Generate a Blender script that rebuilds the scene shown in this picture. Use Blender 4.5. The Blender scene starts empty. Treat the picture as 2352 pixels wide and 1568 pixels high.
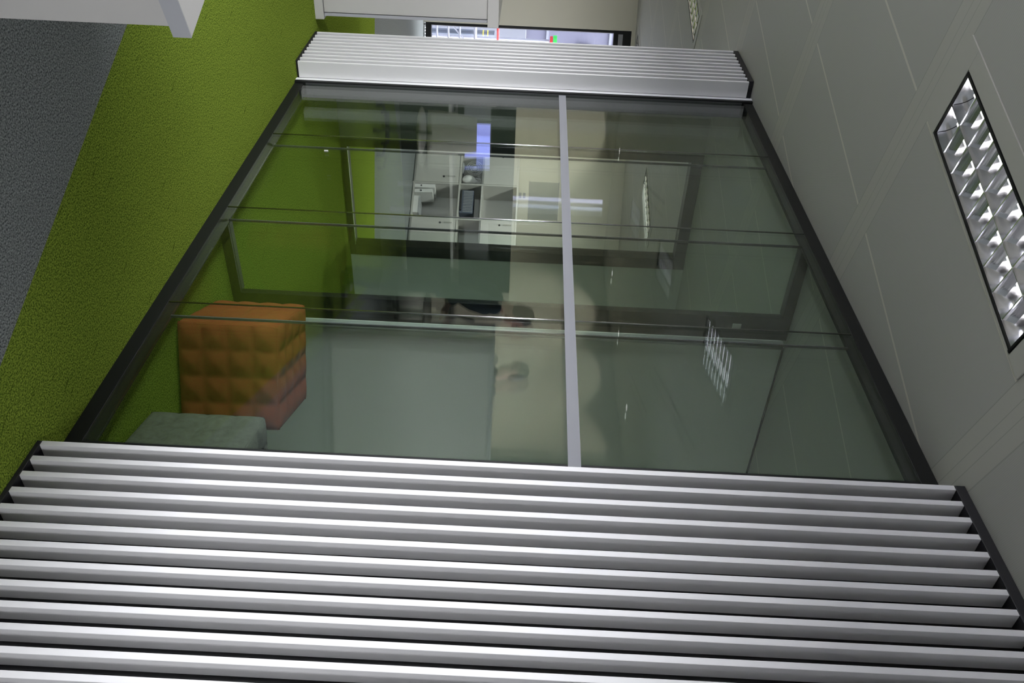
import bpy, bmesh, math, random
from mathutils import Vector, Matrix
random.seed(7)
SC = bpy.context.scene
COL = SC.collection

# ------------------------------------------------------------------ camera (held on its side), world, exposure
H = 3.043                                   # ceiling height
EYE = Vector((0.0, -2.1336, 1.56))
cam = bpy.data.cameras.new('camera')
cam.sensor_fit = 'HORIZONTAL'; cam.sensor_width = 36.0
cam.lens = 1950.0 / 2352.0 * 36.0
cam.clip_start = 0.05; cam.clip_end = 200
co = bpy.data.objects.new('camera', cam); COL.objects.link(co)
F_ = Vector((-0.79187552, 0.61065283, -0.0060226))
R_ = Vector((-0.03433038, -0.03466774, 0.99880908))
D_ = Vector((0.6097168, 0.79113922, 0.04841648))
m = Matrix((( R_.x, -D_.x, -F_.x, EYE.x), (R_.y, -D_.y, -F_.y, EYE.y), (R_.z, -D_.z, -F_.z, EYE.z), (0, 0, 0, 1)))
co.matrix_world = m
SC.camera = co

SKY = 18.5
w = bpy.data.worlds.new('sky'); SC.world = w; w.use_nodes = True
bg = w.node_tree.nodes['Background']
bg.inputs[0].default_value = (0.93, 0.94, 1.0, 1); bg.inputs[1].default_value = SKY
vs = SC.view_settings
vs.view_transform = 'Standard'; vs.look = 'None'; vs.gamma = 1; vs.use_curve_mapping = False
vs.exposure = 0.58
SC.cycles.use_denoising = True
SC.cycles.max_bounces = 7; SC.cycles.diffuse_bounces = 3; SC.cycles.glossy_bounces = 3
SC.cycles.use_adaptive_sampling = True; SC.cycles.adaptive_threshold = 0.05
SC.cycles.transparent_max_bounces = 24; SC.cycles.transmission_bounces = 8
SC.cycles.caustics_reflective = False; SC.cycles.caustics_refractive = False
SC.cycles.sample_clamp_indirect = 6.0

def portal(name, loc, size, direction):     # daylight enters through the window openings
    l = bpy.data.lights.new(name, 'AREA'); l.shape = 'RECTANGLE'; l.size, l.size_y = size
    l.cycles.is_portal = True
    o = bpy.data.objects.new(name, l); COL.objects.link(o); o.location = loc
    o.rotation_euler = Vector(direction).to_track_quat('-Z', 'Z').to_euler()
    return o
portal('right_portal', (2.62, -1.975, 1.45), (1.05, 1.1), (-1, 0, 0))
CF = Vector((0.375, 0.927, 0)).normalized()             # direction of the far facade
NF = Vector((CF.y, -CF.x, 0))                           # its normal, into the room
QF = Vector((-12.36, 1.8, 0))
YB, YW = -6.0, -4.6                                              # rear wall of the office, with windows
portal('window_portal', (-3.98, YW - 0.02, 1.575), (4.64, 1.55), (0, 1, 0))
pc = QF + CF * 0.75 - NF * 0.05
portal('facade_portal', (pc.x, pc.y, 1.5), (1.7, 2.9), NF)

# ------------------------------------------------------------------ materials
def mat(name, col, rough=0.5, metal=0.0, spec=0.5, emit=None, estr=0.0, bump=0.0, bscale=200.0, var=0.0):
    M = bpy.data.materials.new(name); M.use_nodes = True
    nt = M.node_tree; b = nt.nodes['Principled BSDF']
    b.inputs['Base Color'].default_value = (*col, 1); b.inputs['Roughness'].default_value = rough
    b.inputs['Metallic'].default_value = metal; b.inputs['Specular IOR Level'].default_value = spec
    if emit:
        b.inputs['Emission Color'].default_value = (*emit, 1); b.inputs['Emission Strength'].default_value = estr
    tc = nt.nodes.new('ShaderNodeTexCoord')
    nz = nt.nodes.new('ShaderNodeTexNoise'); nz.inputs['Scale'].default_value = bscale; nz.inputs['Detail'].default_value = 2
    nt.links.new(tc.outputs['Object'], nz.inputs['Vector'])
    if var:
        mx = nt.nodes.new('ShaderNodeMix'); mx.data_type = 'RGBA'
        mx.inputs['A'].default_value = (*[c * (1 - var) for c in col], 1)
        mx.inputs['B'].default_value = (*[min(1, c * (1 + var)) for c in col], 1)
        nt.links.new(nz.outputs['Fac'], mx.inputs['Factor']); nt.links.new(mx.outputs['Result'], b.inputs['Base Color'])
    if bump:
        bp = nt.nodes.new('ShaderNodeBump'); bp.inputs['Strength'].default_value = bump; bp.inputs['Distance'].default_value = 0.002
        nt.links.new(nz.outputs['Fac'], bp.inputs['Height']); nt.links.new(bp.outputs['Normal'], b.inputs['Normal'])
    return M
M = {}
M['slat'] = mat('white_lacquer', (0.79, 0.785, 0.785), 0.42, bump=0.02, bscale=900)
M['black'] = mat('black_board', (0.010, 0.010, 0.012), 0.6)
M['frame'] = mat('dark_frame', (0.008, 0.009, 0.0085), 0.5, spec=0.25)
M['jamb'] = mat('grey_anodised', (0.050, 0.052, 0.055), 0.5)
M['darkwood'] = mat('dark_door_frame', (0.012, 0.011, 0.010), 0.5, spec=0.25)
M['wall'] = mat('cream_paint', (0.72, 0.70, 0.60), 0.8, bump=0.05, bscale=300)
M['inwall'] = mat('white_paint', (0.88, 0.89, 0.85), 0.75, bump=0.05, bscale=300)
M['pier'] = mat('shaded_end_wall', (0.22, 0.24, 0.19), 0.8)  # end wall colour darkened to stand in for its dim corner
M['endwall'] = mat('pale_grey_paint', (0.60, 0.61, 0.57), 0.8)
M['satin'] = mat('satin_aluminium', (0.55, 0.56, 0.54), 0.3)
M['white'] = mat('white_laminate', (0.56, 0.55, 0.525), 0.4, bump=0.02, bscale=700)
M['whiteedge'] = mat('white_edge_band', (0.44, 0.45, 0.475), 0.45)
M['film'] = mat('frosted_grey_film', (0.23, 0.235, 0.255), 0.6)
M['joint'] = mat('clear_joint_strip', (0.16, 0.16, 0.165), 0.15, metal=0.4)
M['jointlit'] = mat('polished_joint_bead', (0.55, 0.55, 0.56), 0.18, metal=1.0)
M['chrome'] = mat('brushed_metal', (0.70, 0.70, 0.70), 0.25, metal=1.0)
M['louvre'] = mat('mirror_louvre', (0.86, 0.86, 0.88), 0.16, metal=1.0, bump=0.03, bscale=60)
M['tube'] = mat('fluorescent_tube', (0.9, 0.9, 0.9), 0.4, emit=(1.0, 0.97, 0.95), estr=2.0)
M['trim'] = mat('ceiling_trim', (0.43, 0.43, 0.378), 0.6)
M['darkvent'] = mat('dark_vent', (0.03, 0.03, 0.03), 0.6)
M['orange'] = mat('orange_wool', (0.31, 0.072, 0.026), 0.95, spec=0.1, bump=0.5, bscale=500, var=0.25)
M['greyfab'] = mat('grey_wool', (0.15, 0.148, 0.125), 0.95, spec=0.1, bump=0.6, bscale=40, var=0.35)
M['plastic'] = mat('black_plastic', (0.02, 0.02, 0.022), 0.45)
M['greyplastic'] = mat('grey_plastic', (0.30, 0.31, 0.33), 0.5)
M['screenblue'] = mat('lit_screen', (0.05, 0.05, 0.1), 0.3, emit=(0.30, 0.34, 0.95), estr=2.2)
M['divider'] = mat('charcoal_felt', (0.035, 0.042, 0.04), 0.9, spec=0.1, bump=0.3, bscale=400)
M['lightfab'] = mat('light_seat_fabric', (0.62, 0.60, 0.54), 0.9, spec=0.1)
M['board'] = mat('grey_pin_board', (0.33, 0.35, 0.33), 0.8)
M['skin'] = mat('skin', (0.52, 0.29, 0.21), 0.6)
M['hair'] = mat('dark_hair', (0.028, 0.02, 0.015), 0.55)
M['navy'] = mat('navy_cloth', (0.03, 0.045, 0.075), 0.9, spec=0.1)
M['greyshirt'] = mat('grey_cloth', (0.16, 0.17, 0.18), 0.9, spec=0.1)
M['lav'] = mat('pale_render', (0.12, 0.12, 0.17), 0.9)
M['pale'] = mat('pale_cladding', (0.20, 0.21, 0.25), 0.8)
M['slate'] = mat('slate_grey', (0.10, 0.12, 0.17), 0.7)
M['rail'] = mat('galvanised_rail', (0.32, 0.33, 0.40), 0.4)
M['red'] = mat('red_paint', (0.65, 0.03, 0.03), 0.5)
M['green'] = mat('green_paint', (0.03, 0.55, 0.08), 0.5)
M['yellow'] = mat('yellow_paint', (0.7, 0.6, 0.08), 0.5)
M['tarmac'] = mat('grey_tarmac', (0.22, 0.22, 0.24), 0.9)
M['paper'] = mat('white_paper', (0.8, 0.8, 0.8), 0.6)

def glass_mat(name, tint):
    G = bpy.data.materials.new(name); G.use_nodes = True
    nt = G.node_tree; nt.nodes.clear()
    out = nt.nodes.new('ShaderNodeOutputMaterial'); mix = nt.nodes.new('ShaderNodeMixShader')
    tr = nt.nodes.new('ShaderNodeBsdfTransparent'); tr.inputs[0].default_value = (*tint, 1)
    gl = nt.nodes.new('ShaderNodeBsdfGlossy'); gl.inputs['Roughness'].default_value = 0.0; gl.inputs['Color'].default_value = (1, 1, 1, 1)
    lw = nt.nodes.new('ShaderNodeLayerWeight'); lw.inputs['Blend'].default_value = 0.5
    pw = nt.nodes.new('ShaderNodeMath'); pw.operation = 'POWER'; pw.inputs[1].default_value = 5
    ma = nt.nodes.new('ShaderNodeMath'); ma.operation = 'MULTIPLY_ADD'; ma.inputs[1].default_value = 0.955; ma.inputs[2].default_value = 0.045
    L = nt.links.new
    L(lw.outputs['Facing'], pw.inputs[0]); L(pw.outputs[0], ma.inputs[0]); L(ma.outputs[0], mix.inputs[0])
    L(tr.outputs[0], mix.inputs[1]); L(gl.outputs[0], mix.inputs[2]); L(mix.outputs[0], out.inputs[0])
    return G
M['glass'] = glass_mat('green_tinted_glass', (0.945, 0.975, 0.955))
M['clear'] = glass_mat('clear_window_glass', (0.97, 0.985, 0.98))

def nodes(name):
    X = bpy.data.materials.new(name); X.use_nodes = True
    return X, X.node_tree, X.node_tree.nodes['Principled BSDF']
def math_node(nt, op, a, b=None, c=None):
    n = nt.nodes.new('ShaderNodeMath'); n.operation = op
    for i, v in enumerate((a, b, c)):
        if v is None: continue
        if isinstance(v, (int, float)): n.inputs[i].default_value = v
        else: nt.links.new(v, n.inputs[i])
    return n.outputs[0]
def lin(nt, xyz, kx, ky, k):                # kx*x + ky*y + k
    a = math_node(nt, 'MULTIPLY_ADD', xyz.outputs['X'], kx, k)
    return math_node(nt, 'MULTIPLY_ADD', xyz.outputs['Y'], ky, a)
def mixc(nt, f, A, B):
    n = nt.nodes.new('ShaderNodeMix'); n.data_type = 'RGBA'
    nt.links.new(f, n.inputs['Factor'])
    for s, v in (('A', A), ('B', B)):
        if isinstance(v, tuple): n.inputs[s].default_value = (*v, 1)
        else: nt.links.new(v, n.inputs[s])
    return n.outputs['Result']

def carpet():
    X, nt, b = nodes('carpet_green_and_grey')
    tc = nt.nodes.new('ShaderNodeTexCoord'); xyz = nt.nodes.new('ShaderNodeSeparateXYZ')
    nt.links.new(tc.outputs['Object'], xyz.inputs[0])
    def noise(scale, det, stretch=None):
        n = nt.nodes.new('ShaderNodeTexNoise'); n.inputs['Scale'].default_value = scale; n.inputs['Detail'].default_value = det
        src = tc.outputs['Object']
        if stretch:
            mp = nt.nodes.new('ShaderNodeMapping'); mp.vector_type = 'TEXTURE'
            mp.inputs['Rotation'].default_value = (0, 0, math.radians(24)); mp.inputs['Scale'].default_value = stretch
            nt.links.new(src, mp.inputs[0]); src = mp.outputs[0]
        nt.links.new(src, n.inputs['Vector']); return n.outputs['Fac']
    fine = noise(165, 3); fine2 = noise(60, 2); seam = noise(38, 1, (5.5, 0.35, 1)); big = noise(1.2, 2)
    def ramp(v, lo, hi):
        n = nt.nodes.new('ShaderNodeMapRange'); n.inputs['From Min'].default_value = lo; n.inputs['From Max'].default_value = hi
        nt.links.new(v, n.inputs['Value']); return n.outputs['Result']
    g = mixc(nt, ramp(fine, 0.36, 0.62), (0.065, 0.112, 0.016), (0.34, 0.455, 0.058))
    g = mixc(nt, math_node(nt, 'MULTIPLY', ramp(seam, 0.71, 0.76), 0.75), g, (0.020, 0.040, 0.006))
    g = mixc(nt, math_node(nt, 'MULTIPLY', ramp(fine2, 0.55, 0.8), 0.5), g, (0.05, 0.12, 0.014))
    k = mixc(nt, ramp(fine, 0.34, 0.66), (0.085, 0.096, 0.098), (0.400, 0.425, 0.420))
    # grey beyond two straight edges of the green path
    e1 = math_node(nt, 'GREATER_THAN', lin(nt, xyz, 0.4067, -0.9135, 0.0), 0.4067 * -2.502 + 0.9135 * 0.702)
    e2 = math_node(nt, 'LESS_THAN', lin(nt, xyz, 0.928, -0.372, 0.0), 0.928 * -8.50 - 0.372 * 0.62)
    c = mixc(nt, math_node(nt, 'MAXIMUM', e1, e2), g, k)
    nt.links.new(c, b.inputs['Base Color']); b.inputs['Roughness'].default_value = 1.0; b.inputs['Specular IOR Level'].default_value = 0.0
    bp = nt.nodes.new('ShaderNodeBump'); bp.inputs['Strength'].default_value = 0.5; bp.inputs['Distance'].default_value = 0.004
    nt.links.new(fine, bp.inputs['Height']); nt.links.new(bp.outputs['Normal'], b.inputs['Normal'])
    return X
M['carpet'] = carpet()

GA = math.radians(18)                        # the ceiling grid is turned 18 degrees to the glass wall
GB = Vector((math.cos(GA), math.sin(GA), 0)); GT = Vector((-math.sin(GA), math.cos(GA), 0))
PITCH, STRIP, S0 = 1.31, 0.17, -1.96
def ceiling_mat():
    X, nt, b = nodes('perforated_ceiling_panels')
    tc = nt.nodes.new('ShaderNodeTexCoord'); xyz = nt.nodes.new('ShaderNodeSeparateXYZ')
    nt.links.new(tc.outputs['Object'], xyz.inputs[0])
    s = lin(nt, xyz, GB.x, GB.y, 0.0); t = lin(nt, xyz, GT.x, GT.y, 0.0)
    ss = math_node(nt, 'ABSOLUTE', math_node(nt, 'SUBTRACT', math_node(nt, 'FLOORED_MODULO', math_node(nt, 'SUBTRACT', s, S0 - PITCH / 2), PITCH), PITCH / 2))
    strip = math_node(nt, 'LESS_THAN', ss, STRIP / 2)
    g1 = math_node(nt, 'LESS_THAN', math_node(nt, 'ABSOLUTE', math_node(nt, 'SUBTRACT', ss, STRIP / 2)), 0.0022)
    g2 = math_node(nt, 'LESS_THAN', math_node(nt, 'ABSOLUTE', math_node(nt, 'SUBTRACT', ss, 0.022)), 0.0016)
    groove = math_node(nt, 'MAXIMUM', g1, g2)
    tt = math_node(nt, 'ABSOLUTE', math_node(nt, 'SUBTRACT', math_node(nt, 'FLOORED_MODULO', math_node(nt, 'SUBTRACT', t, 0.08 - 0.3125), 0.625), 0.3125))
    line = math_node(nt, 'MULTIPLY', math_node(nt, 'LESS_THAN', tt, 0.006), math_node(nt, 'SUBTRACT', 1.0, strip))
    # perforation rows
    row = math_node(nt, 'SINE', math_node(nt, 'MULTIPLY', t, 2 * math.pi / 0.0062))
    dots = math_node(nt, 'SINE', math_node(nt, 'MULTIPLY', s, 2 * math.pi / 0.0062))
    perf = math_node(nt, 'GREATER_THAN', math_node(nt, 'ADD', row, math_node(nt, 'MULTIPLY', dots, 0.6)), 0.75)
    perf = math_node(nt, 'MULTIPLY', math_node(nt, 'MULTIPLY', perf, math_node(nt, 'SUBTRACT', 1.0, strip)), 0.55)
    c = mixc(nt, perf, (0.42, 0.422, 0.38), (0.235, 0.235, 0.213))
    c = mixc(nt, strip, c, (0.43, 0.43, 0.378))
    c = mixc(nt, line, c, (0.57, 0.56, 0.48))
    c = mixc(nt, math_node(nt, 'MULTIPLY', groove, 0.45), c, (0.20, 0.20, 0.17))
    nt.links.new(c, b.inputs['Base Color']); b.inputs['Roughness'].default_value = 0.6
    return X
M['ceiling'] = ceiling_mat()

# ------------------------------------------------------------------ mesh helpers
class MB:
    def __init__(s): s.bm = bmesh.new()
    def box(s, x0, x1, y0, y1, z0, z1, X=None):
        v = [s.bm.verts.new(Vector((x, y, z)) if X is None else X @ Vector((x, y, z))) for z in (z0, z1) for y in (y0, y1) for x in (x0, x1)]
        for f in ((0, 2, 3, 1), (4, 5, 7, 6), (0, 1, 5, 4), (2, 6, 7, 3), (0, 4, 6, 2), (1, 3, 7, 5)):
            s.bm.faces.new([v[i] for i in f])
        return s
    def prism(s, pts, z0, z1):
        a = [s.bm.verts.new((x, y, z0)) for x, y in pts]; b = [s.bm.verts.new((x, y, z1)) for x, y in pts]
        n = len(pts); s.bm.faces.new(a[::-1]); s.bm.faces.new(b)
        for i in range(n): s.bm.faces.new((a[i], a[(i + 1) % n], b[(i + 1) % n], b[i]))
        return s
    def tube(s, pts, r, n=10, r1=None):
        pts = [Vector(p) for p in pts]; rings = []
        for i, p in enumerate(pts):
            d = (pts[min(i + 1, len(pts) - 1)] - pts[max(i - 1, 0)]).normalized()
            u = d.orthogonal().normalized(); v = d.cross(u)
            if rings:
                pu = rings[-1][1]; u = (pu - d * pu.dot(d)).normalized(); v = d.cross(u)
            rr = r if r1 is None else r + (r1 - r) * i / max(1, len(pts) - 1)
            if isinstance(r, (list, tuple)): rr = r[i]
            rings.append(([s.bm.verts.new(p + (u * math.cos(a) + v * math.sin(a)) * rr) for a in [2 * math.pi * k / n for k in range(n)]], u))
        for (a, _), (b, _) in zip(rings, rings[1:]):
            for k in range(n): s.bm.faces.new((a[k], a[(k + 1) % n], b[(k + 1) % n], b[k]))
        s.bm.faces.new(rings[0][0][::-1]); s.bm.faces.new(rings[-1][0])
        return s
    def ball(s, c, rx, ry, rz, seg=16, rot=None):
        r = bmesh.ops.create_uvsphere(s.bm, u_segments=seg, v_segments=max(8, seg * 3 // 4), radius=1)
        R = (rot or Matrix.Identity(3)).to_4x4()
        bmesh.ops.transform(s.bm, matrix=Matrix.Translation(c) @ R @ Matrix.Diagonal((rx, ry, rz, 1)), verts=r['verts'])
        return s
    def grid(s, f, nu, nv):                  # surface f(u, v)
        V = [[s.bm.verts.new(f(i / nu, j / nv)) for j in range(nv + 1)] for i in range(nu + 1)]
        for i in range(nu):
            for j in range(nv): s.bm.faces.new((V[i][j], V[i + 1][j], V[i + 1][j + 1], V[i][j + 1]))
        return s
    def build(s, name, material, parent=None, bevel=0.0, smooth=False, remesh=0.0):
        bmesh.ops.recalc_face_normals(s.bm, faces=s.bm.faces)
        me = bpy.data.meshes.new(name); s.bm.to_mesh(me); s.bm.free()
        me.materials.append(M[material] if isinstance(material, str) else material)
        if smooth:
            for p in me.polygons: p.use_smooth = True
        o = bpy.data.objects.new(name, me); COL.objects.link(o)
        if parent is not None: o.parent = parent
        if remesh:
            r = o.modifiers.new('fuse', 'REMESH'); r.mode = 'VOXEL'; r.voxel_size = remesh; r.use_smooth_shade = True
            q = o.modifiers.new('soften', 'SMOOTH'); q.factor = 0.5; q.iterations = 4
        if bevel:
            b = o.modifiers.new('bevel', 'BEVEL'); b.width = bevel; b.segments = 2; b.limit_method = 'ANGLE'; b.angle_limit = 0.6
        return o
def box(name, material, b, parent=None, bevel=0.0, X=None):
    return MB().box(*b, X=X).build(name, material, parent, bevel)
def tag(o, label, cat, group=None, kind=None):
    if label: o['label'] = label
    if cat: o['category'] = cat
    if group: o['group'] = group
    if kind: o['kind'] = kind
    return o
def thing(name, label, cat, loc=(0, 0, 0), rz=0.0, group=None, kind=None):
    o = bpy.data.objects.new(name, None); COL.objects.link(o); o.empty_display_size = 0.1
    o.location = loc; o.rotation_euler = (0, 0, rz)
    return tag(o, label, cat, group, kind)
def structure(o, label=None):
    o['kind'] = 'structure'
    if label: o['label'] = label
    return o
def dup(root, loc=None, rz=None, label=None):
    r = root.copy(); COL.objects.link(r)
    if loc is not None: r.location = loc
    if rz is not None: r.rotation_euler = (0, 0, rz)
    if label: r['label'] = label
    for ch in list(root.children):
        c = ch.copy(); COL.objects.link(c); c.parent = r
        for g in ch.children:
            d = g.copy(); COL.objects.link(d); d.parent = c
    return r

# ------------------------------------------------------------------ the setting
XL, XR, YT = -13.26, 2.6, 9.2
f0 = QF + CF * ((XL - QF.x) / CF.x); f1 = QF + CF * ((YT - QF.y) / CF.y)
structure(MB().prism([(XL - .3, YB - .3), (XR + .3, YB - .3), (XR + .3, YT + .3), (f1.x - .3, YT + .3), (XL - .3, f0.y)], -0.15, 0.0).build('floor', 'carpet'),
          'carpeted office floor, lime green path beside charcoal grey')

# ceiling lamps: positions on the grid
LAMPS = []
for k in range(-1, 4):
    for r in range(-2, 3):
        s = -2.615 - 2 * PITCH * k; t = -0.076 + 2.75 * r
        p = GB * s + GT * t
        if -6.9 < p.x < 0.7 and -0.25 < p.y < 3.6 and (k, r) != (0, 0): continue
        if p.y < (YB if p.x < -7.6 else YW) + .6 or p.x < XL + 1 or p.y > 5.5 or p.x > XR - 1: continue
        LAMPS.append((k, r, s, t))
LL, LW = 0.945, 0.255
def ceiling_mesh():
    mb = MB(); ss = sorted({-20.0, 9.0, *[s + d for k, r, s, t in LAMPS for d in (-LL / 2, LL / 2)]})
    ts = sorted({-16.0, 16.0, *[t + d for k, r, s, t in LAMPS for d in (-LW / 2, LW / 2)]})
    V = {}
    def vert(i, j):
        if (i, j) not in V: V[i, j] = mb.bm.verts.new(GB * ss[i] + GT * ts[j] + Vector((0, 0, H)))
        return V[i, j]
    for i in range(len(ss) - 1):
        for j in range(len(ts) - 1):
            cs, ct = (ss[i] + ss[i + 1]) / 2, (ts[j] + ts[j + 1]) / 2
            if any(abs(cs - s) < LL / 2 and abs(ct - t) < LW / 2 for k, r, s, t in LAMPS): continue
            mb.bm.faces.new((vert(i, j), vert(i, j + 1), vert(i + 1, j + 1), vert(i + 1, j)))
    bmesh.ops.remove_doubles(mb.bm, verts=mb.bm.verts, dist=1e-5)
    # trim to the room and close the top with a slab
    for co_, no in (((XL - .3, 0, 0), (-1, 0, 0)), ((XR + .3, 0, 0), (1, 0, 0)), ((0, YB - .3, 0), (0, -1, 0)), ((0, YT + .3, 0), (0, 1, 0)), (QF - NF * .3, -NF)):
        g = list(mb.bm.verts) + list(mb.bm.edges) + list(mb.bm.faces)
        bmesh.ops.bisect_plane(mb.bm, geom=g, plane_co=co_, plane_no=no, clear_outer=True)
    mb.prism([(XL - .3, YB - .3), (XR + .3, YB - .3), (XR + .3, YT + .3), (f1.x - .3, YT + .3), (XL - .3, f0.y)], H + .2, H + .3)
    e = [(XL - .3, YB - .3), (XR + .3, YB - .3), (XR + .3, YT + .3), (f1.x - .3, YT + .3), (XL - .3, f0.y)]
    return mb.build('ceiling', 'ceiling')
structure(ceiling_mesh(), 'pale perforated panel ceiling with diagonal grooved strips')

def wall_seg(mb, a, b, z0, z1, th):          # a vertical slab from a to b, thickness to the left of a->b
    a = Vector((a[0], a[1], 0)); b = Vector((b[0], b[1], 0)); d = (b - a).normalized(); n = Vector((-d.y, d.x, 0)) * th
    mb.prism([(a.x, a.y), (b.x, b.y), ((b + n).x, (b + n).y), ((a + n).x, (a + n).y)], z0, z1)
HT = H + .25
structure(MB().box(XR, XR + .2, YW - .2, -2.5, 0, HT).box(XR, XR + .2, -1.45, YT + .2, 0, HT).box(XR, XR + .2, -2.5, -1.45, 0, .9).box(XR, XR + .2, -2.5, -1.45, 2.0, HT).build('wall_right', 'wall'))
structure(MB().box(XR + .06, XR + .12, -2.5, -2.45, .9, 2.0).box(XR + .06, XR + .12, -1.50, -1.45, .9, 2.0).box(XR + .06, XR + .12, -2.45, -1.50, .9, .96).box(XR + .06, XR + .12, -2.45, -1.50, 1.94, 2.0).build('window_6', 'frame'), 'daylight window in the right end wall')
structure(box('wall_back', 'wall', (f1.x - .2, XR, YT, YT + .2, 0, HT)))
mb = MB()
# left wall with a tall slit window
SL = [(-5.06, -4.88)]
mb.box(XL - .2, XL, -4.88, f0.y, 0, HT).box(XL - .2, XL, YB - .2, -5.06, 0, HT)
for a, b in SL: mb.box(XL - .2, XL, a, b, 0, 1.0).box(XL - .2, XL, a, b, 2.95, HT)
structure(mb.build('wall_left', 'wall'))
mb = MB()
mb.box(XL, -6.6, YB - .2, YB, 0, HT).box(-6.8, -6.6, YB, YW, 0, HT)
mb.box(-6.6, XR, YW - .2, YW, 0, .80).box(-6.6, XR, YW - .2, YW, 2.35, HT).box(-6.6, -6.3, YW - .2, YW, .80, 2.35).box(-1.66, XR, YW - .2, YW, .80, 2.35)
structure(mb.build('wall_rear', 'wall'))
for i in range(4):                            # windows behind the photographer
    x0 = -6.3 + 1.16 * i
    wn = structure(MB().box(x0, x0 + .05, YW - .12, YW - .06, .80, 2.35).box(x0 + 1.11, x0 + 1.16, YW - .12, YW - .06, .80, 2.35)
              .box(x0 + .05, x0 + 1.11, YW - .12, YW - .06, .80, .86).box(x0 + .05, x0 + 1.11, YW - .12, YW - .06, 2.29, 2.35).build('window_%d' % (i + 2), 'frame'),
              'daylight window in the rear office wall')
# far facade: cream wall with a full-height window
def fp(t, off): q = QF + CF * t + NF * off; return (q.x, q.y)
mb = MB()
def fseg(t0, t1, z0, z1, o0=-.2, o1=0.0):
    mb.prism([fp(t0, o0), fp(t0, o1), fp(t1, o1), fp(t1, o0)], z0, z1)
tl = (XL - QF.x) / CF.x; tr = (YT - QF.y) / CF.y
fseg(tl - .3, -.09, 0, HT); fseg(1.6, tr + .2, 0, HT); fseg(-.09, 1.6, 2.985, HT)
structure(mb.build('wall_facade', 'wall'), 'cream end wall beyond the booth')
wroot = structure(thing('window_1', None, None))
wroot['label'] = 'black framed full height window in the far end wall'
mb = MB()
def fbox(t0, t1, z0, z1, o0, o1): mb.prism([fp(t0, o0), fp(t0, o1), fp(t1, o1), fp(t1, o0)], z0, z1)
fbox(-.09, -.055, 0, 2.985, -.14, -.02); fbox(1.56, 1.6, 0, 2.985, -.14, -.02); fbox(-.055, 1.56, .03, .105, -.14, -.02); fbox(-.055, 1.56, 2.735, 2.985, -.14, -.02)
mb.build('window_frame', 'frame', wroot)
mb = MB(); fbox(-.04, 1.5, 2.80, 2.865, -.02, -.012); mb.build('vent_strip', 'greyplastic', wroot)
mb = MB(); fbox(-.055, 1.56, .105, 2.735, -.09, -.08); mb.build('pane', 'clear', wroot)
mb = MB()
for i in range(40): fbox(-.09 + i * .042, -.09 + i * .042 + .026, 0, .03, -.06, .0)
mb.build('heater_grille', 'chrome', wroot)

# walls of the glass booth
structure(box('wall_front', 'inwall', (-2.06, .6, .001, .10, 0, H)))
structure(MB().prism([(-5.5005, .001), (-5.5005, .10), (-6.2, .10), (-6.6, .27), (-6.7, .27), (-6.7, .17), (-6.6, .15), (-6.155, .001)], 0, H).build('wall_corner', 'inwall'))
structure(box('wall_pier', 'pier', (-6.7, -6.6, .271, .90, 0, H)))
structure(MB().box(-6.7, -6.6, 2.03, 3.3, 0, H).build('wall_end', 'endwall'))
structure(box('wall_partition', 'inwall', (-3.86, -3.762, .722, 3.2, 0, H)), 'white partition wall behind the orange stool')
structure(box('shadow_strip_1', 'frame', (-3.762, -3.757, .722, 3.19, H - .012, H - .001)))  # dark strip standing in for the shadow line under the ceiling
structure(box('wall_inner', 'inwall', (-6.6, .5, 3.2, 3.3, 0, H)))
structure(box('wall_side', 'inwall', (.5, .6, .10, 3.3, 0, H)))
d = structure(thing('door_1', None, None, (-6.65, 1.46, 0)))
d['label'] = 'dark framed full height doorway in the end wall of the booth'
MB().box(-.06, .06, -.56, -.49, .05, H).box(-.06, .06, .465, .57, .05, H).build('door_jamb', 'darkwood', d)
box('door_head', 'darkwood', (-.06, .06, -.49, .465, 2.945, H), d, .003)
box('threshold', 'darkwood', (-.06, .06, -.56, .57, 0, .05), d, .003)
box('edge_strip', 'chrome', (.045, .062, -.489, .464, .05, .056), d)

# ------------------------------------------------------------------ slatted wall panels
def slat_panel(label, x_first, n, pitch, x0, x1, rear):
    r = thing('slat_panel', label, 'wall panel', ((x0 + x1) / 2, -.05, 0), group='white slatted wall panels')
    cx = (x0 + x1) / 2
    box('backing_board', 'black', (x0 - cx, x1 - cx, -.012, 0.05, 0.002, H - .002), r)
    for z0, z1 in ((0.001, .018), (H - .036, H - .001)):
        MB().prism([(x0 - cx, 0), (x0 - cx, -.058), (x0 - cx + .012, -.0705), (x1 - cx, -.0705), (x1 - cx, 0)], z0, z1).build('rail', 'black', r, .002)
    for i in range(n):
        x = x_first + i * pitch - cx
        box('slat', 'slat', (x, x + .0205, -.070, rear if i == n - 1 and rear else -.0125, .0185, H - .0365), r, .0012)
    return r
slat_panel('large white vertical slat panel nearest the camera, right of the glass', -1.957, 22, .0672, -1.968, -.44, 0)
far = slat_panel('narrow white vertical slat panel at the far end of the glass', -6.142, 10, .0660, -6.156, -5.5485, .036)
tag(box('corner_bead', 'slat', (-5.5265, -5.4905, -.013, -.0005, .001, H - .001), None, .002), 'slim white upright strip beside the far slat panel and the glass', 'trim')

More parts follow.
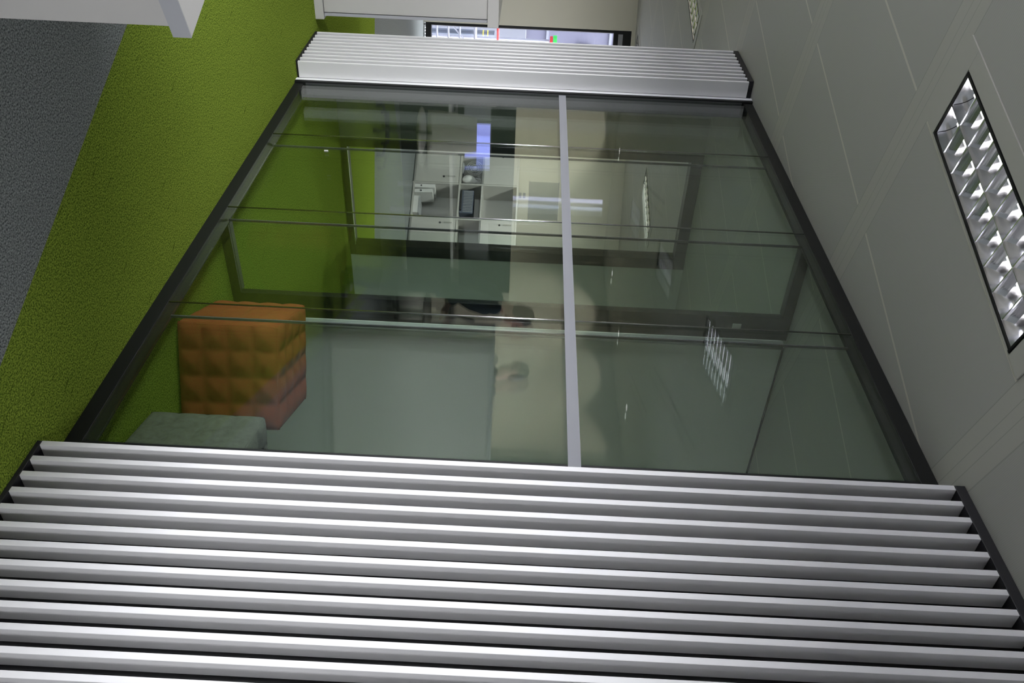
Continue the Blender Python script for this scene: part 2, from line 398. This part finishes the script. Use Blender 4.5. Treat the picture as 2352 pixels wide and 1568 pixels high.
# ------------------------------------------------------------------ double glazed front partition
gp = thing('glass_wall', 'large green tinted double glazed partition in a black frame', 'glass partition', (-3.8, 0, 0), kind='thing')
gx = 3.8
box('floor_channel', 'frame', (-5.462 + gx, -2.062 + gx, .0, .012, 0, .062), gp, .002)
box('floor_channel', 'frame', (-5.462 + gx, -2.062 + gx, .020, .10, 0, .050), gp, .002)
box('head_channel', 'frame', (-5.462 + gx, -2.062 + gx, .0, .012, H - .062, H - .002), gp, .002)
box('head_channel', 'frame', (-5.462 + gx, -2.062 + gx, .020, .10, H - .055, H - .002), gp, .002)
box('jamb', 'frame', (-5.490 + gx, -5.462 + gx, -.013, .10, .002, H - .002), gp, .002)
box('jamb_lining', 'jamb', (-5.4615 + gx, -5.457 + gx, -.004, .075, .075, H - .075), gp)
box('jamb', 'frame', (-2.085 + gx, -2.062 + gx, .0, .10, .062, H - .062), gp, .002)
JX = [-5.4595, -4.667, -3.776, -2.935, -2.088]
for y0 in (.002, .076):
    for a, b in zip(JX, JX[1:]):
        box('glass_pane', 'glass', (a + .0038 + gx, b - .0038 + gx, y0, y0 + .010, .055, H - .055), gp)
    for j in JX[1:4]:
        if y0 < .05: MB().tube([(j + gx, y0 + .002, .055), (j + gx, y0 + .002, H - .055)], .0036, 12).build('joint_strip', 'jointlit', gp, smooth=True)
        else: MB().box(j - .003 + gx, j + .003 + gx, y0 - .001, y0 + .011, .055, H - .055).build('joint_strip', 'joint', gp)
fs = box('film_strip', 'film', (-5.4565 + gx, -2.064 + gx, -.0008, .0012, 1.757, 1.803), gp)
fs['label'] = 'grey film band across the panes'
MB().tube([(-4.457 + gx, -.0015, .410), (-4.457 + gx, -.0015, .432)], .005).build('glass_clip', 'satin', gp)

# short glazed leaf inside, square to the front, dividing the two booths
gd = thing('glass_divider', 'dark framed glass panel inside the booth, behind the third joint of the front glass', 'glass panel', (-3.78, .10, 0), kind='thing')
box('floor_rail', 'frame', (-.05, .02, .003, .43, 0, .05), gd, .003)
box('head_rail', 'frame', (-.05, .02, .003, .43, H - .055, H - .002), gd, .003)
box('post', 'darkwood', (-.02, .02, .42, .570, 0, H - .002), gd, .003)
MB().tube([(.030, .595, .05), (.030, .595, H - .02)], .024, 16).build('metal_edge', 'satin', gd, smooth=True)
box('glass_pane', 'glass', (-.006, .006, .003, .43, .05, H - .055), gd)
box('top_hinge', 'chrome', (.0205, .035, .46, .49, H - .32, H - .27), gd, .003)

# ------------------------------------------------------------------ quilted cube stools
def quilt_cube(name, label, material, loc, rz, S, Hs):
    r = thing(name, label, 'stool', loc, rz, 'quilted cube stools')
    mb = MB(); N = 4; K = 10
    def face(o, u, v, lu, lv, nrm):
        def f(a, b):
            ta, tb = [1 - abs(2 * ((N * q) % 1.0) - 1) for q in (a, b)]
            d = (.6 * min(ta, tb) + .4 * (ta * tb) ** .5) * .017
            # soft rounded outer edges
            e = lambda q: max(0.0, 1 - min(q, 1 - q) / .04) ** 2 * .006
            return Vector(o) + Vector(u) * lu * a + Vector(v) * lv * b + Vector(nrm) * (d - (e(a) + e(b)))
        mb.grid(f, N * K, N * K)
    h = S / 2
    face((-h, -h, 0.012), (1, 0, 0), (0, 0, 1), S, Hs - .012, (0, -1, 0)); face((-h, h, 0.012), (1, 0, 0), (0, 0, 1), S, Hs - .012, (0, 1, 0))
    face((-h, -h, 0.012), (0, 1, 0), (0, 0, 1), S, Hs - .012, (-1, 0, 0)); face((h, -h, 0.012), (0, 1, 0), (0, 0, 1), S, Hs - .012, (1, 0, 0))
    face((-h, -h, Hs), (1, 0, 0), (0, 1, 0), S, S, (0, 0, 1))
    mb.box(-h + .02, h - .02, -h + .02, h - .02, .010, .03)
    c = mb.build('quilted_cover', material, r, smooth=True)
    for sx in (-1, 1):
        for sy in (-1, 1):
            MB().tube([(sx * (h - .06), sy * (h - .06), 0), (sx * (h - .06), sy * (h - .06), .014)], .018).build('foot', 'plastic', r)
    return r
a1 = math.radians(-24)
ux = Vector((math.cos(a1), math.sin(a1), 0)); uy = Vector((-ux.y, ux.x, 0))
c1 = Vector((-3.055, .20, 0)) - ux * .25 + uy * .25
quilt_cube('cube_stool', 'orange quilted fabric cube stool behind the glass', 'orange', c1, a1, .50, .47)
a2 = math.radians(-15)
ux = Vector((math.cos(a2), math.sin(a2), 0)); uy = Vector((-ux.y, ux.x, 0))
c2 = Vector((-2.645, .375, 0)) + ux * .25 + uy * .25
quilt_cube('cube_stool', 'grey quilted fabric cube stool in front of the orange one', 'greyfab', c2, a2, .50, .50)

# ------------------------------------------------------------------ white furniture on the corridor side
rzA = math.radians(24)
# desk corner close to the camera
dk = thing('office_desk', 'white desk end nearest the camera, over the grey and green carpet', 'desk', (-2.045, -1.435, 0), math.radians(22))
box('desk_top', 'white', (-1.6, 0, -.80, 0, .695, .74), dk, .0015)
box('edge_band', 'whiteedge', (0.0002, .0022, -.80, 0, .695, .74), dk)
box('end_panel', 'white', (-.05, -.022, -.79, -.012, .0, .694), dk, .001)
box('end_panel', 'white', (-1.59, -1.562, -.79, -.012, .0, .694), dk, .001)
box('modesty_panel', 'white', (-1.56, -.052, -.77, -.75, .28, .694), dk, .001)
# tall cabinet at the far end of the slat panel
cb = thing('white_cabinet', 'white chest high cabinet beyond the far slat panel, in front of the window', 'cabinet', (-6.20, -.19, 0))
box('plinth', 'white', (-1.3, 0, -.20, 0, 0.0, .062), cb, .002)
box('cabinet_top', 'white', (-1.32, .006, -.21, .004, 1.238, 1.317), cb, .002)
box('carcass', 'white', (-1.3, -.03, -.20, -.045, .062, 1.237), cb)
box('side_panel', 'whiteedge', (-1.3, -.012, -.044, -.022, .066, 1.236), cb, .001)
box('end_panel', 'white', (-.029, -.008, -.196, -.050, .068, 1.232), cb, .0015)
MB().tube([(-.022, -.034, 1.225), (-.002, -.034, 1.225)], .006).build('hinge_pin', 'chrome', cb)

# ------------------------------------------------------------------ ceiling lights
def make_light():
    r = thing('ceiling_light', 'x', 'ceiling light', (0, 0, H), GA, 'recessed louvre ceiling lights')
    hl, hw = LL / 2, LW / 2
    mb = MB()
    TL0, TL1, TW0, TW1 = -.570, .570, -.215, .146
    for a in ((TL0, -hl - .012, TW0, TW1), (hl + .012, TL1, TW0, TW1), (-hl - .012, hl + .012, TW0, -hw - .012), (-hl - .012, hl + .012, hw + .012, TW1)):
        mb.box(a[0], a[1], a[2], a[3], -.006, -.0005)
    mb.build('trim_panel', 'trim', r, .0008)
    mb = MB()
    for a in ((-hl - .007, -hl + .002, -hw - .007, hw + .007), (hl - .002, hl + .007, -hw - .012, hw + .012), (-hl + .002, hl - .002, -hw - .007, -hw + .002), (-hl + .002, hl - .002, hw - .002, hw + .007)):
        mb.box(a[0], a[1], a[2], a[3], -.0075, -.001)
    mb.build('frame', 'frame', r)
    mb = MB()
    for a in ((-hl - .006, -hl + .002, -hw - .006, hw + .006), (hl - .002, hl + .006, -hw - .006, hw + .006), (-hl + .002, hl - .002, -hw - .006, -hw + .002), (-hl + .002, hl - .002, hw - .002, hw + .006)):
        mb.box(a[0], a[1], a[2], a[3], -.0005, .10)
    mb.build('housing_side', 'louvre', r)
    mb = MB()                                  # two parabolic troughs
    for y0, y1 in ((-hw + .004, -.001), (.001, hw - .004)):
        yc, hh = (y0 + y1) / 2, (y1 - y0) / 2
        mb.grid(lambda u, v: Vector((-hl + .004 + (LL - .008) * u, yc + hh * (2 * v - 1), -.004 + .068 * (1 - (2 * v - 1) ** 2) ** .6)), 1, 16)
    mb.build('reflector', 'louvre', r, smooth=True)
    mb = MB(); nb = 9
    for i in range(1, nb):
        x = -hl + LL * i / nb
        for y0, y1 in ((-hw + .004, -.001), (.001, hw - .004)):
            # blade flared upward
            mb.grid(lambda u, v: Vector((x + (u - .5) * 2 * (.002 + .013 * abs(u - .5) * 0) , y0 + (y1 - y0) * v, -.003)), 1, 1)
            for sg in (-1, 1):
                mb.grid(lambda u, v: Vector((x + sg * (.0008 + .020 * u ** 1.6), y0 + (y1 - y0) * v, -.003 + .030 * u)), 6, 1)
    mb.box(-hl + .004, hl - .004, -.001, .001, -.004, .03)
    mb.build('louvre', 'louvre', r, smooth=False)
    for y in (-hw / 2, hw / 2):
        MB().tube([(-hl + .02, y, .047), (hl - .02, y, .047)], .008, 10).build('tube', 'tube', r, smooth=True)
    box('housing', 'frame', (-hl - .01, hl + .01, -hw - .01, hw + .01, .101, .13), r)
    return r
proto = None
names = {}
for k, r, s, t in LAMPS:
    p = GB * s + GT * t + Vector((0, 0, H))
    if (k, r) == (0, 0): lab = 'large louvred ceiling light close to the camera above the glass wall'
    elif (k, r) == (2, 1): lab = 'distant louvred ceiling light over the far slat panel and window'
    else: lab = None
    if proto is None:
        proto = make_light(); o = proto; o.location = p
    else:
        o = dup(proto, p)
    names[(k, r)] = o
    o['label'] = lab or 'louvred ceiling light over the desks behind, seen only as a reflection in the glass'
    if (k, r) == (2, 2):                      # the lamp over the far storage wall is switched on
        l = bpy.data.lights.new('lamp_light', 'AREA'); l.shape = 'RECTANGLE'; l.size, l.size_y = LL * .9, LW * .8
        l.energy = 48.0; l.color = (1, .98, .94)
        lo = bpy.data.objects.new('lamp_light', l); COL.objects.link(lo); lo.location = p + Vector((0, 0, -.012)); lo.rotation_euler = (0, 0, GA)
# wall-washing downlights along the rear cream wall
for lab, x, y, tx, ty in (('round downlight over the rear cream wall, nearest the long desk', -11.5, -5.25, -11.5, YB), ('middle round downlight over the rear cream wall', -9.9, -5.25, -9.9, YB),
                  ('round downlight over the rear cream wall, nearest the wall corner', -8.3, -5.25, -8.3, YB), ('round downlight beside the tall slit window', -12.5, -3.6, XL, -3.6)):
    dl = thing('downlight', lab, 'ceiling light', (x, y, H), 0, 'wall washing downlights')
    MB().tube([(0, 0, -.001), (0, 0, -.012)], .07, 20).build('rim', 'trim', dl, smooth=False)
    MB().tube([(0, 0, -.0125), (0, 0, -.016)], .045, 20).build('lens', 'tube', dl)
    l = bpy.data.lights.new('downlight_beam', 'SPOT'); l.energy = 170.0; l.color = (1, .94, .82); l.spot_size = math.radians(110); l.spot_blend = .8; l.shadow_soft_size = .04
    lo = bpy.data.objects.new('downlight_beam', l); COL.objects.link(lo); lo.location = (x, y, H - .03)
    lo.rotation_euler = (Vector((tx, ty, 1.5)) - Vector((x, y, H))).to_track_quat('-Z', 'Y').to_euler()
# linear air slots in the ceiling behind
for lab, a, b in (('long dark air slot in the ceiling, nearest the persons', (-7.10, -3.58), (-6.13, -3.16)), ('long dark air slot in the ceiling above the reflected persons', (-5.95, -3.09), (-4.96, -2.68)),
             ('long dark air slot in the ceiling by the rear desks', (-8.74, -4.92), (-7.05, -4.20)), ('long dark air slot in the ceiling over the desk row', (-9.73, -2.73), (-8.03, -2.11))):
    A, B = Vector((*a, 0)), Vector((*b, 0)); d = B - A; L = d.length
    r = thing('air_slot', lab, 'air vent', ((A + B) / 2 + Vector((0, 0, H))), math.atan2(d.y, d.x), 'linear air slots')
    box('slot_blade', 'darkvent', (-L / 2, L / 2, -.022, .022, -.006, -.001), r)
    MB().box(-L / 2 - .01, L / 2 + .01, -.035, -.023, -.008, -.001).box(-L / 2 - .01, L / 2 + .01, .023, .035, -.008, -.001).build('slot_rim', 'trim', r)

# ------------------------------------------------------------------ office seen through the doorway
un = thing('storage_wall', 'white storage wall of doors and open shelves seen through the doorway', 'storage unit', (-11.09, 3.10, 0), .57)
ua = .57
DP = .42
box('back_panel', 'white', (0, 1.46, DP - .02, DP, 0, 1.475), un)
for x in (0, .492, 1.04, 1.44): box('upright', 'white', (x if x else -.10, x + .02, 0, DP - .021, 0, 1.474), un, .001)
for nm, z in (('shelf', .01), ('worktop', .645), ('shelf', .96), ('shelf', 1.452)):
    for x0, x1 in ((.0205, .4915), (.5125, 1.0395), (1.0605, 1.4395)): box(nm, 'white', (x0, x1, .004, DP - .021, z, z + .022), un)
def door(x0, x1, z0, z1, hx):
    dd = box('door', 'white', (x0 + .003, x1 - .003, -.018, -.001, z0, z1), un, .0015)
    box('handle', 'chrome', (hx, hx + .012, -.036, -.0185, z1 - .16, z1 - .05), dd)
    MB().tube([(hx + .006, -.0185, z1 - .21), (hx + .006, -.024, z1 - .21)], .014, 12).build('lock', 'plastic', dd)
door(0, .50, .035, .64, .40); door(1.05, 1.46, .035, .64, 1.12)
door(0, .50, .985, 1.45, .05); door(1.05, 1.46, .985, 1.45, 1.12)
def uw(x, y, z): return Vector((-11.09, 3.10, 0)) + Vector((math.cos(ua) * x - math.sin(ua) * y, math.sin(ua) * x + math.cos(ua) * y, z))
for i, (x, hgt, lean, lab) in enumerate(((.516, .28, 0, 'white ring binder at the left end of the lower open shelf'), (.600, .25, -.05, 'white ring binder leaning on the lower open shelf'))):
    b = thing('ring_binder', lab, 'binder', uw(x, .02, .033), ua, 'binders on the lower shelf')
    X = Matrix.Rotation(lean, 4, 'Y')
    box('cover', 'paper', (0, .055, 0, .28, 0, hgt), b, .003, X)
    o = MB().tube([(.027, -.001, .09), (.027, -.005, .09)], .012, 12)
    bmesh.ops.transform(o.bm, matrix=X, verts=o.bm.verts); o.build('finger_hole', 'plastic', b)
b = thing('document_box', 'flat white document box lying low on the open shelf', 'box', uw(.70, .03, .033), ua)
box('box_base', 'paper', (0, .26, 0, .28, 0, .07), b, .003); box('box_lid', 'whiteedge', (-.003, .263, -.003, .283, .0705, .085), b, .002)
# desk fan with pale cage on the worktop
fan = thing('desk_fan', 'small pale desk fan on the open worktop of the storage wall', 'fan', uw(.14, .20, .668), ua)
MB().tube([(0, 0, 0), (0, 0, .015), (0, 0, .03)], [.09, .085, .03], 20).build('base', 'greyplastic', fan, smooth=True)
MB().tube([(0, 0, .03), (0, 0, .12)], .012).build('stem', 'greyplastic', fan)
mb = MB()
for rr in (.03, .06, .09, .115):
    mb.tube([(rr * math.cos(a), -.03, .17 + rr * math.sin(a)) for a in [2 * math.pi * i / 24 for i in range(25)]], .003, 6)
for i in range(12):
    a = math.pi * i / 12; mb.tube([(.115 * math.cos(a), -.03, .17 + .115 * math.sin(a)), (-.115 * math.cos(a), -.03, .17 - .115 * math.sin(a))], .002, 5)
mb.build('cage', 'paper', fan)
MB().tube([(0, -.01, .17), (0, .07, .17)], .04, 14).build('motor', 'greyplastic', fan)
# dark ribbed printer
pr = thing('printer', 'dark ribbed printer on the worktop of the storage wall', 'printer', uw(.56, .06, .668), ua)
box('body', 'slate', (0, .36, 0, .30, 0, .19), pr, .01)
mb = MB()
for i in range(14): mb.box(.02 + i * .024, .03 + i * .024, -.006, -.0005, .05, .18)
mb.build('grille', 'greyplastic', pr); box('paper_tray', 'plastic', (.03, .33, -.05, -.001, .01, .03), pr)
bl = thing('bag', 'crumpled pale bag beside the desk fan', 'bag', uw(.34, .16, .668), ua)
MB().ball((0, 0, .10), .075, .07, .095, 14).ball((.03, 0, .17), .04, .04, .06, 10).build('bag_body', 'paper', bl, smooth=True, remesh=.012)
MB().tube([(-.03, 0, .19), (-.02, 0, .26), (.03, 0, .27), (.05, 0, .2)], .006, 8).build('handle', 'paper', bl, smooth=True)
# grey board and switches on the far wall
bq = QF + CF * 2.1 + NF * .012
bd = thing('pin_board', 'grey notice board on the far cream wall above the storage wall', 'notice board', (bq.x, bq.y, 1.64), math.atan2(CF.y, CF.x))
box('board_face', 'board', (0, .56, .0, .010, 0, .43), bd); 
mb = MB().box(-.01, .57, -.002, .011, -.01, -.0005).box(-.01, .57, -.002, .011, .4305, .44).build('board_frame', 'greyplastic', bd)
for lab, tt, zz in (('upper grey wall switch left of the notice board', 2.35, 1.56), ('lower grey wall switch left of the notice board', 2.35, 1.50)):
    q = QF + CF * tt + NF * .002
    sw = thing('wall_switch', lab, 'switch', (q.x, q.y, zz), math.atan2(-NF.x, NF.y), 'wall switches')
    box('plate', 'greyplastic', (0, .08, -.008, -.0005, -.02, .02), sw, .002); box('rocker', 'paper', (.02, .06, -.012, -.0085, -.012, .012), sw, .001)

# ------------------------------------------------------------------ office behind the photographer (it shows as reflections in the glass)
AV = Vector((-.348, .9375, 0))               # line of the white cabinet row
ra = math.atan2(AV.y, AV.x)
pcb = Vector((-5.364, -1.977, 0))
lc = thing('low_cabinet', 'long white low cabinet that two persons stand behind, reflected in the glass', 'cabinet', pcb, ra + math.pi)
# local x runs away along the row, local y to the persons' side is negative
box('carcass', 'white', (0, 2.2, -.42, 0, .06, 1.35), lc, .002)
box('plinth', 'whiteedge', (.02, 2.18, -.40, -.02, 0, .059), lc)
box('cabinet_top', 'whiteedge', (-.01, 2.21, -.43, .01, 1.3505, 1.372), lc, .002)
for i in range(2): box('door', 'white', (.01 + 1.1 * i, 1.09 + 1.1 * i, .0005, .018, .075, 1.34), lc, .0015)

ds = thing('long_desk', 'long desk row with pale edge at the far left, reflected in the glass', 'desk', (-8.72, -2.75, 0))
box('desk_top', 'white', (-.75, 0, -1.6, 1.5, .705, .74), ds, .002)
for y in (-1.55, -.02, 1.42):
    MB().box(-.08, -.03, y, y + .05, 0, .704).box(-.72, -.67, y, y + .05, 0, .704).box(-.669, -.081, y, y + .05, .66, .70).build('leg_frame', 'greyplastic', ds)
tag(box('desk_screen', 'divider', (-9.53, -9.49, -4.35, -1.65, .05, 1.42), None, .01), 'charcoal felt screen standing behind the long desk row', 'desk screen')
def monitor(lab, loc, rz, lit):
    mo = thing('monitor', lab, 'monitor', loc, rz, 'monitors on the long desk')
    box('base', 'plastic', (-.09, .09, -.12, .12, 0, .015), mo, .004)
    MB().tube([(0, 0, .015), (0, 0, .2)], .018).build('stem', 'plastic', mo)
    box('casing', 'plastic', (-.02, .02, -.22, .22, .10, .42), mo, .005)
    box('screen', 'screenblue' if lit else 'greyplastic', (.0205, .023, -.205, .205, .115, .405), mo)
monitor('monitor with blue lit screen on the long desk', (-9.02, -1.95, .74), 0, True)
monitor('monitor with grey screen at the near end of the long desk', (-9.02, -1.48, .74), .15, False)
monitor('monitor with grey screen at the middle of the long desk', (-9.02, -3.2, .74), -.1, False)
def chair(lab, loc, rz):
    ch = thing('office_chair', lab, 'office chair', loc, rz, 'office chairs at the long desk')
    mb = MB().ball((0, 0, .46), .24, .24, .045, 20); mb.build('seat', 'lightfab', ch, smooth=True)
    mb = MB(); mb.grid(lambda u, v: Vector((.22 + .05 * (1 - (2 * u - 1) ** 2) + .04 * v, (u - .5) * .44 * (1 - .25 * v * v), .55 + .50 * v)), 12, 10)
    o = mb.build('backrest', 'lightfab', ch, smooth=True); s = o.modifiers.new('thick', 'SOLIDIFY'); s.thickness = .03
    MB().tube([(0, 0, .10), (0, 0, .42)], .028, 12).build('gas_column', 'plastic', ch)
    MB().tube([(.05, 0, .42), (.24, 0, .45), (.28, 0, .60)], .018).build('back_bracket', 'plastic', ch)
    for i in range(5):
        a = 2 * math.pi * i / 5
        lg = MB().tube([(0, 0, .11), (.27 * math.cos(a), .27 * math.sin(a), .075)], .02, 8, .014).build('leg', 'plastic', ch)
        MB().tube([(.27 * math.cos(a), .27 * math.sin(a) - .02, .033), (.27 * math.cos(a), .27 * math.sin(a) + .02, .033)], .033, 12).build('caster', 'plastic', lg)
chair('pale office chair at the near end of the long desk', (-8.30, -1.55, 0), .35)
chair('pale office chair at the far end of the long desk', (-8.28, -3.85, 0), -.2)

# ------------------------------------------------------------------ two persons behind the low cabinet
def person(lab, loc, rz, h, shirt, lean, look):
    r = thing('person', lab, 'person', loc, rz, 'persons behind the low cabinet')
    k = h / 1.75
    def P(x, y, z):                           # lean the upper body forward (local -y)
        q = max(0.0, z - .95)
        return Vector((x * k, (y - lean * q) * k, z * k))
    hd = P(0, -.035, 1.625)
    R3 = Matrix.Rotation(look, 3, 'X')
    b = MB()
    # trunk, neck, head
    b.tube([P(0, 0, .90), P(0, .01, 1.05), P(0, 0, 1.22), P(0, .005, 1.36), P(0, .01, 1.44)], [.135 * k, .125 * k, .145 * k, .135 * k, .06 * k], 18)
    b.ball(P(0, 0, .93), .165 * k, .12 * k, .11 * k, 18).ball(P(0, .0, 1.28), .175 * k, .115 * k, .15 * k, 18)
    b.tube([P(0, .01, 1.40), P(0, -.01, 1.56)], .058 * k, 14)
    def hp(x, y, z): return hd + R3 @ Vector((x * k, y * k, z * k))
    b.ball(hp(0, .012, .03), .077 * k, .096 * k, .10 * k, 20); b.ball(hp(0, -.02, -.045), .060 * k, .072 * k, .075 * k, 18)
    b.tube([hp(0, -.088, .02), hp(0, -.105, -.02), hp(0, -.10, -.032)], [.008 * k, .016 * k, .014 * k], 8)     # nose
    b.ball(hp(0, -.082, -.062), .024 * k, .012 * k, .007 * k, 10).ball(hp(0, -.08, -.075), .022 * k, .012 * k, .008 * k, 10)   # lips
    b.ball(hp(0, -.074, -.10), .025 * k, .02 * k, .018 * k, 10)
    for s in (-1, 1):
        b.ball(hp(s * .078, .01, -.01), .012 * k, .02 * k, .032 * k, 10)       # ears
        b.ball(hp(s * .032, -.080, .032), .022 * k, .012 * k, .007 * k, 10)    # brows
        sh, el, wr = P(s * .185, .01, 1.40), P(s * .235, .03, 1.12), P(s * .20, -.16, .98)
        b.tube([sh, (sh + el) / 2, el, (el + wr) / 2, wr], [.056 * k, .050 * k, .041 * k, .037 * k, .028 * k], 12)
        b.ball(sh, .062 * k, .06 * k, .06 * k, 12)
        pm = wr + Vector((-s * .01, -.05, -.02)) * k
        b.tube([wr, pm, pm + Vector((0, -.035, -.012)) * k], [.026 * k, .036 * k, .034 * k], 10)
        for f, L in enumerate((.062, .072, .068, .052)):
            a = pm + Vector((s * (.026 - .0175 * f), -.035, -.012)) * k
            b.tube([a, a + Vector((0, -L * .5, -.012)) * k, a + Vector((0, -L * .85, -.04)) * k], [.0085 * k, .008 * k, .006 * k], 8)
        a = wr + Vector((-s * .025, -.03, -.01)) * k
        b.tube([a, a + Vector((-s * .03, -.03, -.01)) * k, a + Vector((-s * .03, -.06, -.025)) * k], [.012 * k, .010 * k, .007 * k], 8)
        hip, kn, an = P(s * .09, 0, .92), P(s * .10, -.015, .50), P(s * .105, .02, .09)
        b.tube([hip, (hip + kn) / 2, kn, kn * .6 + an * .4, an], [.088 * k, .075 * k, .055 * k, .054 * k, .036 * k], 14)
        b.tube([an + Vector((0, .04, -.04)) * k, an + Vector((0, -.06, -.05)) * k, an + Vector((0, -.16, -.062)) * k], [.036 * k, .036 * k, .026 * k], 10)
    b.build('body', 'skin', r, smooth=True, remesh=.0085)
    hr = MB().ball(hp(0, .028, .055), .086 * k, .098 * k, .088 * k, 20).ball(hp(0, .06, -.01), .078 * k, .062 * k, .085 * k, 18)
    for s in (-1, 1): hr.ball(hp(s * .070, .025, .01), .016 * k, .05 * k, .06 * k, 12)
    hr.build('hair', 'hair', r, smooth=True, remesh=.009)
    for s in (-1, 1):
        MB().ball(hp(s * .032, -.076, .012), .013 * k, .011 * k, .009 * k, 10).build('eye', 'plastic', r, smooth=True)
    c = MB().tube([P(0, 0, .88), P(0, .01, 1.05), P(0, 0, 1.22), P(0, .005, 1.36), P(0, .01, 1.46)], [.15 * k, .14 * k, .16 * k, .15 * k, .075 * k], 18)
    c.ball(P(0, 0, .93), .178 * k, .133 * k, .115 * k, 18).ball(P(0, 0, 1.28), .188 * k, .128 * k, .16 * k, 18)
    for s in (-1, 1):
        sh, el, wr = P(s * .185, .01, 1.40), P(s * .235, .03, 1.12), P(s * .207, -.12, 1.01)
        c.tube([sh, (sh + el) / 2, el, (el + wr) / 2, wr], [.070 * k, .063 * k, .055 * k, .050 * k, .043 * k], 12).ball(sh, .075 * k, .073 * k, .072 * k, 12)
    c.build('shirt', shirt, r, smooth=True, remesh=.012)
    c = MB().ball(P(0, 0, .92), .174 * k, .13 * k, .10 * k, 18)
    for s in (-1, 1):
        hip, kn, an = P(s * .09, 0, .92), P(s * .10, -.015, .50), P(s * .105, .02, .09)
        c.tube([hip, (hip + kn) / 2, kn, kn * .6 + an * .4, an], [.100 * k, .088 * k, .070 * k, .068 * k, .062 * k], 14)
    c.build('trousers', 'slate', r, smooth=True, remesh=.012)
    for s in (-1, 1):
        an = P(s * .105, .02, .09)
        MB().tube([an + Vector((0, .05, -.045)) * k, an + Vector((0, -.06, -.05)) * k, an + Vector((0, -.18, -.058)) * k], [.042 * k, .045 * k, .030 * k], 12).build('shoe', 'plastic', r, smooth=True)
    return r
person('person in a grey shirt, head bowed, reflected just above the white cabinet edge', (-5.90, -2.86, .0), math.radians(165), 1.66, 'greyshirt', .22, .35)
person('person in a navy top standing at the end of the white cabinet, facing right', (-6.22, -2.02, .0), math.radians(20), 1.68, 'navy', .40, .3)

# ------------------------------------------------------------------ outside the far window: sky narrowed by an added unseen wall
structure(box('ground', 'tarmac', (-70, 60, -70, 60, -1.25, -1.0)))
uf = MB()  # unseen wall added to cut the sky light outside the far window
for t0, t1, z0 in ((-16, tl - .31, -1), (tl - .3, tr + .2, HT + .06), (tr + .21, 20, -1)):
    uf.prism([fp(t0, -.25), fp(t0, -.02), fp(t1, -.02), fp(t1, -.25)], z0, 20.0)
structure(uf.build('wall_sky_block', 'lav'), 'added unseen wall above the far facade that blocks the sky')
bl = thing('pale_building', 'pale lavender building outside the far window', 'building', (-20.5, 5.0, -1.0))
box('facade', 'lav', (-3, 0, -16, 20, 0, 22), bl)
mb = MB()
for z in (1.2, 2.9, 4.4, 6): mb.box(.002, .03, -10, 12, z, z + .06)
mb.build('cornice', 'pale', bl)
box('sign_panel', 'pale', (.035, .08, -.35, .4, 3.65, 4.0), bl)
ax = thing('annexe', 'low white block outside in front of the lavender building', 'building', (-19.02, 4.6, -1.0))
box('block', 'pale', (-1.4, 0, -2, 3, 0, 2.42), ax); box('opening', 'slate', (.002, .03, -.35, 1.2, 1.78, 2.16), ax)
rl = thing('railing', 'galvanised railing outside the lower part of the far window', 'railing', (-15, 2.75, -1.0))
for z in (.90, 1.10, 1.30): MB().tube([(0, -1.4, z), (0, 2.2, z)], .018, 8).build('bar', 'rail', rl)
for y in (-1.3, -.45, .4, 1.25, 2.1): MB().tube([(0, y, 0), (0, y, 1.57)], .025, 8).build('post', 'rail', rl)
MB().tube([(0, -1.4, 1.57), (0, 2.2, 1.57)], .028, 8).build('handrail', 'rail', rl)
MB().tube([(.0, -1.2, .3), (0, .2, 1.5)], .014, 8).tube([(.0, -.2, .3), (0, 1.2, 1.5)], .014, 8).build('brace', 'rail', rl)
po = thing('warning_post', 'dark post with yellow bands outside the far window', 'post', (-15.2, 2.74, -1.0))
MB().tube([(0, 0, 0), (0, 0, 1.9)], .05, 12).build('shaft', 'slate', po)
MB().tube([(0, 0, 1.69), (0, 0, 1.71)], .052, 12).tube([(0, 0, 1.77), (0, 0, 1.79)], .052, 12).build('band', 'yellow', po)
rd = thing('red_barrier', 'red barrier bar outside the far window', 'barrier', (-15.4, 2.95, -1.0))
MB().tube([(0, -.9, 1.95), (0, .9, 1.95)], .022, 10).build('bar', 'red', rd); MB().tube([(0, .6, 0), (0, .6, 1.93)], .03, 10).build('post', 'pale', rd); MB().tube([(0, -.7, 0), (0, -.7, 1.93)], .03, 10).build('post', 'pale', rd)
ml = thing('signal_mast', 'mast with green and red signal lamps outside the far window', 'signal', (-18.8, 4.0, -1.0))
MB().tube([(0, 0, 0), (0, 0, 2.94)], .03, 10).build('mast', 'rail', ml)
MB().tube([(0, 0, 2.96), (0, 0, 3.02)], .10, 14).build('red_lamp', 'red', ml); MB().tube([(0, 0, 3.03), (0, 0, 3.11)], .12, 14).build('green_lamp', 'green', ml)
